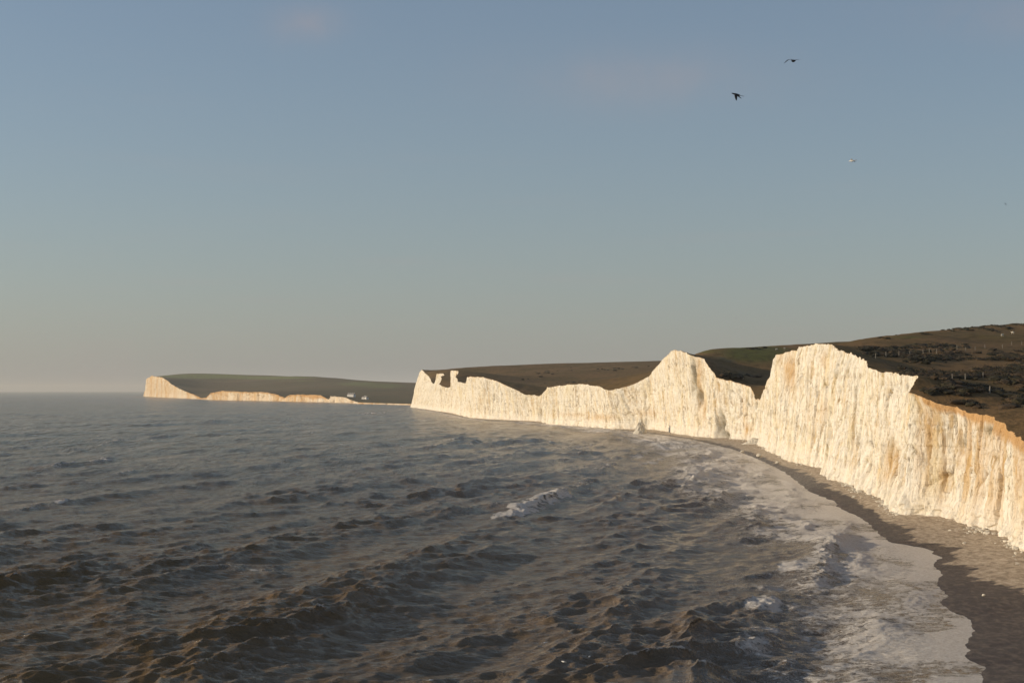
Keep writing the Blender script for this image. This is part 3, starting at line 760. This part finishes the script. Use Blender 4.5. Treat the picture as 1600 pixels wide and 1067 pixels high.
RB = np.random.default_rng(5)
ZONES = [ # (px, py, rx, ry, weight)
 (1530,512,34,4,1.0),(1590,508,30,4,1.0),(1460,556,80,7,.9),(1560,556,70,9,1.0),(1395,560,30,5,.8),(1370,562,20,3,.6),(1400,546,22,2.2,.7),(1355,545,9,1.5,.8),(1540,537,30,2.6,.8),(1480,542,25,2,.6),(1437,541,14,2.5,.7),
 (1490,588,60,9,1.0),(1580,585,60,12,1.0),(1545,610,60,10,.7),(1600,625,50,14,.7),(1540,575,40,4,.5),(1500,605,40,8,.6),(1580,650,30,10,.7),(1640,600,40,50,.5),(1500,632,50,9,.8),(1560,648,45,12,.9),(1470,612,30,6,.7),(1590,600,40,10,.8),
 (1180,588,30,2.5,.7),(1130,587,14,2,.6),(1150,590,14,1.5,.6),(1195,583,12,2,.5),(960,578,60,3,.45),(850,582,25,2,.5),(820,577,14,1.2,.6),(890,575,30,1.2,.5),(1000,574,22,1.5,.5),(880,595,60,5,.35),(930,591,24,2,.4),(780,580,6,3,.5)]
gi = np.arange(LXg.size)
cell = np.abs(np.gradient(LXg, axis=0) * np.gradient(LYg, axis=1)).reshape(-1)
wgt = ell(LPX, LPY, ZONES).reshape(-1)
lum = sstep(-0.15, 0.25, fbm(LXg / 16, LYg / 30, 301, 4)).reshape(-1)
wgt = (wgt ** 1.3) * lum * cell * (S[:, None] > 3.0).repeat(LXg.shape[1], 1).reshape(-1) * (LXg.reshape(-1) / LYg.reshape(-1) < 0.5)
near = LYg.reshape(-1) < 900
wn_, wf_ = wgt * near, wgt * ~near
slots = np.concatenate([RB.choice(gi, 7200, p=wn_ / wn_.sum()), RB.choice(gi, 700, p=wf_ / wf_.sum())])
POSTS_A = [(1368,558),(1385.5,556),(1403.5,555),(1420.5,554),(1440.5,551.5),(1450,551),(1464.5,550.5),(1478.5,548),(1494,547),(1508,547),(1522,546.5),(1537,544.5),(1551,543.5),(1565.5,542),(1580,540.5),(1595,539.5)]
POSTS_B = [(1486,594),(1507,592),(1534.5,590)]
clear = np.ones(len(slots), bool)
for qx, qy in POSTS_A + POSTS_B + [(1546,613),(1588,511)]:
    hx, hy_, _z = hit(qx, qy)
    sx_, sy_ = LXg.reshape(-1)[slots], LYg.reshape(-1)[slots]
    tt_ = np.clip((hy_ - sy_), -3, 60); along = hx / hy_
    clear &= ~((np.abs(sx_ - hx + along * (hy_ - sy_)) < 2.2) & (sy_ > hy_ - 22) & (sy_ < hy_ + 2))
slots = slots[clear]
def scrub(name, ids, mat):
    VV, FF, c = [], [], 0
    for i in ids:
        x, y, z = LXg.reshape(-1)[i], LYg.reshape(-1)[i], LZg.reshape(-1)[i]
        r = RB.uniform(.4, 1.35) * (1.0 if y < 700 else 1.8)
        if 640 < y < 900 and HY - F * (z - CAM_Z) / y < 522: r *= 0.45
        v, f = bush_geo(RB, r, 16 if y < 500 else 6)
        x += RB.uniform(-1.2, 1.2); y += RB.uniform(-1.5, 1.5)
        VV.append(v + (x, y, z - 0.1)); FF += [tuple(q + c for q in t) for t in f]; c += len(v)
    o = link(name, raw_mesh(name, np.vstack(VV), FF, mat)); o['kind'] = 'stuff'
cut = RB.random(len(slots)) < 0.62
scrub('gorse_scrub', slots[cut], M_SCRUB); scrub('bramble_scrub', slots[~cut], M_SCRUB2)

bush_me = []
for k in range(6):
    v, f = bush_geo(RB, 1.0, 90, 2); bush_me.append(raw_mesh('gorse_bush', v, f, M_SCRUB))
def bushes(lst, what, where, group):
    n = len(lst)
    for k, (px, py, r) in enumerate(lst):
        x, y, z = hit(px, py)
        o = link('gorse_bush', bush_me[k % 6], None, (x, y, z - 0.15), (0, 0, RB.uniform(0, 6.28)), (r, r, r * .8))
        o_ = 'leftmost' if k == 0 else 'rightmost' if k == n - 1 else ('middle' if n == 3 or (n == 5 and k == 2) else ('second from left' if k == 1 else 'second from right'))
        tag(o, f'{what}, {o_} of {("three", "four", "five")[n - 3]} {where}', 'bush', group)
bushes([(1439,522.3,.8),(1444,521.8,1.1),(1449,522,1.0),(1453,522.3,.7)], 'dark rounded gorse bush', 'clumped on the near hill skyline', 'gorse clump on the near hill skyline')
bushes([(1374,528.6,.9),(1385,527.4,1.0),(1400,525.6,.8),(1419,523.5,1.0)], 'small low gorse bush', 'along the skyline left of the clump', 'low bushes along the near hill skyline')
bushes([(1168,544.2,1.3),(1173,544,1.7),(1178,543.8,1.5),(1186,543.6,1.2),(1192,543.4,1.5)], 'dark thorn bush', 'on the skyline between two chalk peaks', 'thorn bushes on the middle hill skyline')
bushes([(1347,545.5,1.2),(1352,545.3,1.5),(1358,545.2,1.1)], 'gorse bush', 'in the isolated patch left of the fence', 'isolated gorse patch left of the fence')
bushes([(1560,518.4,.9),(1565,517.8,1.1),(1570,517.6,.9)], 'small bush', 'in the dark streak below the crest', 'bushes below the hill crest')

# ------------------------------------------------------------------ fences
def box_geo(sx, sy, z0, z1, jit=0.0):
    v = [(x * sx / 2, y * sy / 2, z) for z in (z0, z1) for y in (-1, 1) for x in (-1, 1)]
    return v, [(0, 2, 3, 1), (4, 5, 7, 6), (0, 1, 5, 4), (2, 6, 7, 3), (0, 4, 6, 2), (1, 3, 7, 5)]
def post_mesh():
    bm = bmesh.new()
    bmesh.ops.create_cone(bm, cap_ends=True, segments=8, radius1=0.11, radius2=0.09, depth=1.75)
    bmesh.ops.translate(bm, verts=bm.verts, vec=(0, 0, 0.575))
    for w in bm.verts:
        if w.co.z > 1.3 and w.co.x > 0.02: w.co.z -= 0.05
    me = bpy.data.meshes.new('post'); bm.to_mesh(me); bm.free(); me.materials.append(M_WOOD); return me
POST = post_mesh()
def fence(label, posts):
    pts = [Vector(hit(px, py)) for px, py in posts]
    root = link('post_and_wire_fence', None, None, pts[0])
    tag(root, label, 'fence', 'pale post fences on the near hill')
    for p in pts:
        link('post', POST, root, p - pts[0], (RB.uniform(-.05, .05), RB.uniform(-.06, .06), RB.uniform(0, 3)), (1, 1, RB.uniform(.85, 1.05)))
    for h in (0.5, 1.1):
        v, f = [], []
        for i, p in enumerate(pts):
            q = p - pts[0]
            for dx, dz in ((-.004, 0), (.004, 0), (0, .007)): v.append((q.x, q.y + dx, q.z + h + dz))
            if i:
                for k in range(3):
                    a = 3 * (i - 1) + k; b = 3 * (i - 1) + (k + 1) % 3
                    f.append((a, b, b + 3, a + 3))
        link('wire', raw_mesh('wire', v, f, M_WIRE), root)
fence('long line of pale fence posts crossing the dark scrub below the hill crest', POSTS_A)
fence('short lower run of three pale posts in the scrub above the cliff', POSTS_B)
for px, py, lab, hs in [(1546,613,'single leaning pale post in dark scrub right of the cliff tip', 1.0), (1588,511,'lone pale marker post on the hill crest by the right edge', 1.3)]:
    o = link('marker_post', POST, None, hit(px, py), (.04, .05, 0), (1.5, 1.5, hs)); tag(o, lab, 'post')

# ------------------------------------------------------------------ sheep
def sheep_mesh():
    rng = np.random.default_rng(9)
    v, f = ICO2
    n = v.copy()
    VV, FF = [], []; c = 0
    def add(vv, ff):
        nonlocal c
        VV.append(np.asarray(vv, float)); FF.extend(tuple(q + c for q in t) for t in ff); c += len(vv)
    k = 1 + 0.06 * rng.normal(0, 1, len(v))
    body = n * k[:, None] * np.array([.55, .27, .29]); body[:, 2] += .62; add(body, f)
    h, g = ICO1
    hd = h * np.array([.17, .09, .11]); hd[:, 0] += .64; hd[:, 2] += .80 - .25 * (hd[:, 0] - .64); add(hd, g)
    for sx in (-.33, .33):
        for sy in (-.13, .13):
            q, r = box_geo(.075, .075, 0, .5); q = np.array(q) + (sx, sy, 0); add(q, r)
    for sy in (-.1, .1):
        e = h * np.array([.03, .07, .03]) + np.array([.58, sy, .88]); add(e, g)
    return raw_mesh('sheep', np.vstack(VV), FF, M_WOOL, True)
SHEEP = sheep_mesh()
for px, py, rz, lab in [(1565,524.5,.4,'pale sheep on the open grass below the hill crest'),(1582,520,2.6,'pale sheep nearest the crest on the upper grass'),(1499,528.5,1.2,'lone sheep on the grass above the fence line'),
                        (1155,588.5,.2,'left sheep of the pair at the end of the chalk track'),(1160,591,2.9,'right and lower sheep of the pair by the chalk track')]:
    o = link('sheep', SHEEP, None, hit(px, py), (0, 0, rz), (1.15,) * 3); tag(o, lab, 'sheep', 'sheep grazing on the downs')
for px, rz, wd in [(1212,.1,'leftmost of three'),(1219,2.9,'middle of three'),(1225,.5,'rightmost of three')]:
    o = link('sheep', SHEEP, None, hit(px, 545.4), (0, 0, rz), (1.15,) * 3); tag(o, 'tiny pale sheep on the skyline left of the tallest chalk peak, ' + wd, 'sheep', 'sheep on the skyline')

# ------------------------------------------------------------------ fallen chalk
def boulder(name, px, py, d, sx, sy, sz, label, seed, cone=False, zb=0.0, group=None):
    rng = np.random.default_rng(seed)
    v, f = ico(4 if cone else 3)
    V = v.copy()
    if cone:
        t = np.clip((V[:, 2] + .3) / 1.3, 0, 1); V[:, :2] *= (1.25 - .95 * t)[:, None] ** 1.0
    k = 1 + .28 * fbm(v[:, 0] * 1.6 + v[:, 2] * 1.1 + seed, v[:, 1] * 1.6 - v[:, 2], seed, 4) + .05 * rng.normal(0, 1, len(v))
    V = V * k[:, None] * np.array([sx, sy, sz])
    x, y, _ = P(px, py, d)
    o = link(name, raw_mesh(name, V, f, M_BOULDER), None, (x, y, zb), (0, 0, rng.uniform(0, 6)))
    tag(o, label, 'boulder' if not cone else 'chalk heap', group); return o
boulder('chalk_cone', 1001, 668, 930, 3.6, 3.6, 8.2, 'pointed cone of fallen chalk at the cliff foot with shaded right side', 3, True, .6)
boulder('chalk_heap', 1178, 697, 720, 3.0, 5.0, 2.6, 'white heap of fallen chalk on the beach below the gap', 5, True, 1.0)
for i, (px, py, r, lab) in enumerate([(1186,711,.9,'white chalk boulder on dark beach in front of the chalk heap'),(1160,705,.7,'small white boulder at the water edge below the gap'),(1215,722,.6,'small pale boulder lying on the narrow beach'),
        (1335,776,.55,'pale boulder on the wet shingle mid beach'),(1298,745,.8,'chalk block at the foot of the tallest cliff'),(1372,775,.9,'rounded chalk block at the cliff foot beside the scar'),(1416,800,1.0,'broad chalk block at the cliff foot near the beach bend'),(1537,928,.2,'tiny white stone on the dark wet shingle')]):
    d = (CAM_Z - 1.0) * F / (py - HY)
    boulder('chalk_boulder', px, py, d, r, r * 1.2, r * .7, lab, 20 + i, False, 0.9)
boulder('chalk_boulder', 565, 628, 3560, 3.6, 3.2, 4.6, 'pale chalk outcrop on the shore below the white cottages', 40, False, 0.5)

# ------------------------------------------------------------------ cottages above the far shore
def hit_far(px, py):
    w = np.hypot(FPX - px, (FPY - py) * 1.5) + np.where(FY < 3000, 1e3, 0) + np.where(FY > 4600, 1e3, 0)
    j = np.argmin(w); return float(FXx[j]), float(FYx[j]), float(FZx[j])
FXx, FYx, FZx = FX.reshape(-1), FY.reshape(-1), FZ.reshape(-1)
def cottage(px, py, L, Wd, H, n, chim, label, rz=0.0):
    x, y, z = hit_far(px, py)
    root = link('cottage', None, None, (x, y, z - .3), (0, 0, rz)); tag(root, label, 'cottage', 'white cottages above the far shore')
    link('wall', raw_mesh('wall', *box_geo(L, Wd, -1.5, H), M_LIME), root)
    o = .35; rh = Wd * .42; a, b = L / 2 + o, Wd / 2 + o
    rv = [(-a, -b, H - .15), (a, -b, H - .15), (a, b, H - .15), (-a, b, H - .15), (-a, 0, H + rh), (a, 0, H + rh), (-a, -b, H + .05), (a, -b, H + .05), (a, b, H + .05), (-a, b, H + .05)]
    rf = [(0, 3, 2, 1), (6, 7, 5, 4), (8, 9, 4, 5), (0, 1, 7, 6), (2, 3, 9, 8), (1, 2, 8, 5, 7), (3, 0, 6, 4, 9)]
    roof = link('roof', raw_mesh('roof', rv, rf, M_ROOF), root)
    cm_ = raw_mesh('chimney', *box_geo(.9, .7, H + rh * .5, H + rh + 1.3), M_LIME)
    for cx in chim: link('chimney', cm_, roof, (cx, .3, 0))
    wv, wf = [], []
    fm_ = raw_mesh('window', *box_geo(1.0, .10, -.65, .65), M_LIME); pn = raw_mesh('pane', *box_geo(.78, .04, -.52, .52), M_PANE)
    for k in range(n):
        for zz in ((1.5, 4.0) if H > 5 else (1.6,)):
            w_ = link('window', fm_, root, (-L / 2 + (k + .5) * L / n, -Wd / 2 - .05, zz)); link('pane', pn, w_, (0, -.055, 0))
    dr = link('door', raw_mesh('door', *box_geo(1.0, .08, 0, 2.1), M_ROOF), root, (-L / 2 + L / n * 1.0, -Wd / 2 - .04, -.1))
    return root
cottage(549, 619.5, 19, 7, 5.2, 6, (-9, -3, 3, 9), 'long white terrace of cottages on the slope above the far shore', -.65)
cottage(568.5, 623.5, 6, 6, 3.6, 2, (2.5,), 'small white cottage, left of the close pair near the shore', -.7)
cottage(573, 623.8, 6.5, 6, 4.2, 2, (-2.7,), 'small white cottage, right of the close pair near the shore', -.9)

# ------------------------------------------------------------------ birds
def loft(secs):
    """closed tube through rings of equal length"""
    v = [p for s_ in secs for p in s_]; n = len(secs[0]); f = []
    for i in range(len(secs) - 1):
        for k in range(n): f.append((i * n + k, i * n + (k + 1) % n, (i + 1) * n + (k + 1) % n, (i + 1) * n + k))
    f.append(tuple(range(n))[::-1]); f.append(tuple((len(secs) - 1) * n + k for k in range(n)))
    return v, f
def bird_mesh(name, mats, span, wingL, wingR, blen=.46, brad=.075, chord=.19, tailw=.11):
    """beak +X, wings along +-Y; wingL / wingR: list of (out, up, back) knots in half-spans"""
    prof = [(-.62, .012, -.0), (-.5, .02, .0), (-.3, .55, 0), (-.05, .95, -.05), (.2, 1.0, -.05), (.42, .72, .05), (.55, .55, .12), (.66, .52, .16), (.74, .34, .15), (.79, .12, .11), (.92, .02, .06)]
    secs = []
    for x, r, z in prof:
        w = max(r, .02) * brad; wide = 1.0
        if x <= -.3: wide = 1.0
        secs.append([(x * blen, math.cos(a) * w * wide, z * brad * 1.5 + math.sin(a) * w) for a in np.linspace(0, 2 * math.pi, 10, endpoint=False)])
    V, Fc = loft(secs); mi = [0] * len(Fc)
    def addm(v, f, m):
        c = len(V); V.extend(v); Fc.extend(tuple(q + c for q in t) for t in f); mi.extend([m] * len(f))
    ts = []                                                          # fan tail
    for x, w, th in [(-.30, .4, .5), (-.55, .8, .16), (-.80, 1.0, .10), (-.95, .92, .06)]:
        ts.append([(x * blen, math.cos(a) * w * tailw * .6, math.sin(a) * th * brad * .4) for a in np.linspace(0, 2 * math.pi, 8, endpoint=False)])
    addm(*loft(ts), 0)
    for sgn, kn in ((1, wingL), (-1, wingR)):
        rings = []
        nk = len(kn)
        for i, (o, up, bk) in enumerate(kn):
            t = i / (nk - 1)
            c = chord * (1.0 + .15 * math.sin(t * 3.1) - .78 * t ** 2.2); th = max(.010, .10 * (1 - t)) * c
            cx = .12 * blen - bk * span / 2
            y = sgn * o * span / 2; z = up * span / 2 + .02
            rings.append([(cx + c * .45, y, z), (cx + c * .2, y, z + th), (cx - c * .2, y, z + th * .7), (cx - c * .55, y, z), (cx - c * .2, y, z - th * .3), (cx + c * .2, y, z - th * .4)])
        v, f = loft(rings)
        c0 = len(Fc); addm(v, f, 0)
        if len(mats) > 1:
            for q in range(c0 + 6 * (nk - 3), len(Fc)): mi[q] = 1     # dark tips
    me = raw_mesh(name, V, Fc, mats, True)
    bm = bmesh.new(); bm.from_mesh(me); bmesh.ops.recalc_face_normals(bm, faces=bm.faces); bm.to_mesh(me); bm.free()
    me.polygons.foreach_set('material_index', mi)
    return me
M_GULL = mat_plain('white_feather', (0.72, 0.70, 0.66), 0.8, .12)
M_GREY = mat_plain('grey_feather', (0.16, 0.17, 0.18), 0.8, .2)
crow_a = bird_mesh('crow', [M_CROW], 1.0, [(0, 0, 0), (.3, .10, -.02), (.6, .04, .03), (.85, -.20, .08), (1.0, -.40, .12)], [(0, 0, 0), (.3, .09, 0), (.6, .12, .06), (.85, .10, .14), (1.05, .09, .22)])
crow_b = bird_mesh('crow', [M_CROW], 1.0, [(0, 0, 0), (.2, -.12, -.06), (.34, -.36, -.04), (.42, -.62, .06), (.44, -.86, .16)], [(0, 0, 0), (.3, .05, .0), (.6, -.02, .2), (.85, -.12, .5), (1.0, -.2, .75)])
gull_a = bird_mesh('gull', [M_GULL, M_GREY], 1.1, [(0, 0, 0), (.3, .14, -.03), (.6, .12, .08), (.85, .02, .24), (1.0, -.06, .36)], [(0, 0, 0), (.3, .16, -.03), (.6, .18, .06), (.85, .1, .22), (1.0, .04, .34)], .48, .09, .17, .12)
gull_f = bird_mesh('gull', [M_GULL, M_GREY], 1.1, [(0, 0, 0), (.12, -.02, .05), (.13, .0, .2), (.12, .02, .34), (.08, .03, .48)], [(0, 0, 0), (.12, -.02, .05), (.13, .0, .2), (.12, .02, .34), (.08, .03, .48)], .48, .10, .14, .10)
def bird(name, me, px, py, d, rot, sc, lab, cat):
    o = link(name, me, None, P(px, py, d), rot, (sc,) * 3); tag(o, lab, cat); return o
R_ = math.radians
bird('crow', crow_a, 1239, 95.5, 100, (R_(10), R_(-8), R_(58)), 1.12, 'black crow gliding highest in the sky with its left wing drooping', 'bird')
bird('crow', crow_b, 1152, 148.5, 112, (R_(0), R_(-14), R_(176)), 1.1, 'black crow banking with one wing folded down, below the highest bird', 'bird')
bird('gull', gull_a, 1332, 251.5, 190, (R_(12), R_(5), R_(150)), 1.15, 'pale gull with dark wingtips flying alone below the crows', 'gull')
bird('crow', crow_a, 1571, 319, 280, (R_(60), 0, R_(60)), 0.9, 'tiny dark bird in the sky near the right edge', 'bird')
bird('crow', crow_b, 1150, 497, 620, (R_(10), 0, R_(100)), 0.9, 'tiny dark speck of a bird just above the middle hill', 'bird')
for px, py, rz, lab in [(851,1004.5,20,'white gull low over brown water, uppermost of the four at bottom'),(881,1034,140,'white gull over the water below and right of the uppermost one'),
                        (921,1026,70,'white gull riding the lit wave crest, rightmost of the four'),(672,1063,10,'white gull at the bottom edge of the sea, leftmost of the four')]:
    d = (CAM_Z - 0.9) * F / (py - HY)
    o = link('gull', gull_f, None, P(px, py, d), (0, 0, R_(rz)), (.72,) * 3); o.location.z = 0.95
    tag(o, lab, 'gull', 'gulls on the water in the foreground')

# ------------------------------------------------------------------ rubble along the cliff foot
VV, FF, c = [], [], 0
rb = np.random.default_rng(77)
yy = np.interp(rb.random(9000), np.linspace(0, 1, len(by_)), by_)
yy = yy[(yy > 190) & (yy < 1150)]
den = sstep(0.0, 0.35, fbm(yy / 14, yy * 0, 401, 4))
yy = yy[rb.random(len(yy)) < den * 0.75 + 0.06][:1500]
for y in yy:
    xf = float(np.interp(y, CB[:, 1], CB[:, 0])); xw = float(np.interp(y, by_, bxw))
    q = rb.exponential(0.07); 
    x = xf - 0.6 - q * (xf - xw)
    if x < xw + 0.3: continue
    zz = float(np.interp(y, by_, bzc)) * max(0.0, min(1.0, (x - xw) / max(xf + 3 - xw, .1))) ** 0.85
    r = min(0.7, 0.10 + rb.exponential(0.08)) * (1.0 if y < 500 else 1.5)
    v = ICO1[0] * (1 + rb.uniform(-.25, .25, (len(ICO1[0]), 1))) * r * np.array([1, rb.uniform(.8, 1.4), .65])
    VV.append(v + (x, y, zz + r * .15)); FF += [tuple(k + c for k in t) for t in ICO1[1]]; c += len(v)
o = link('chalk_rubble', raw_mesh('chalk_rubble', np.vstack(VV), FF, M_BOULDER)); o['kind'] = 'stuff'
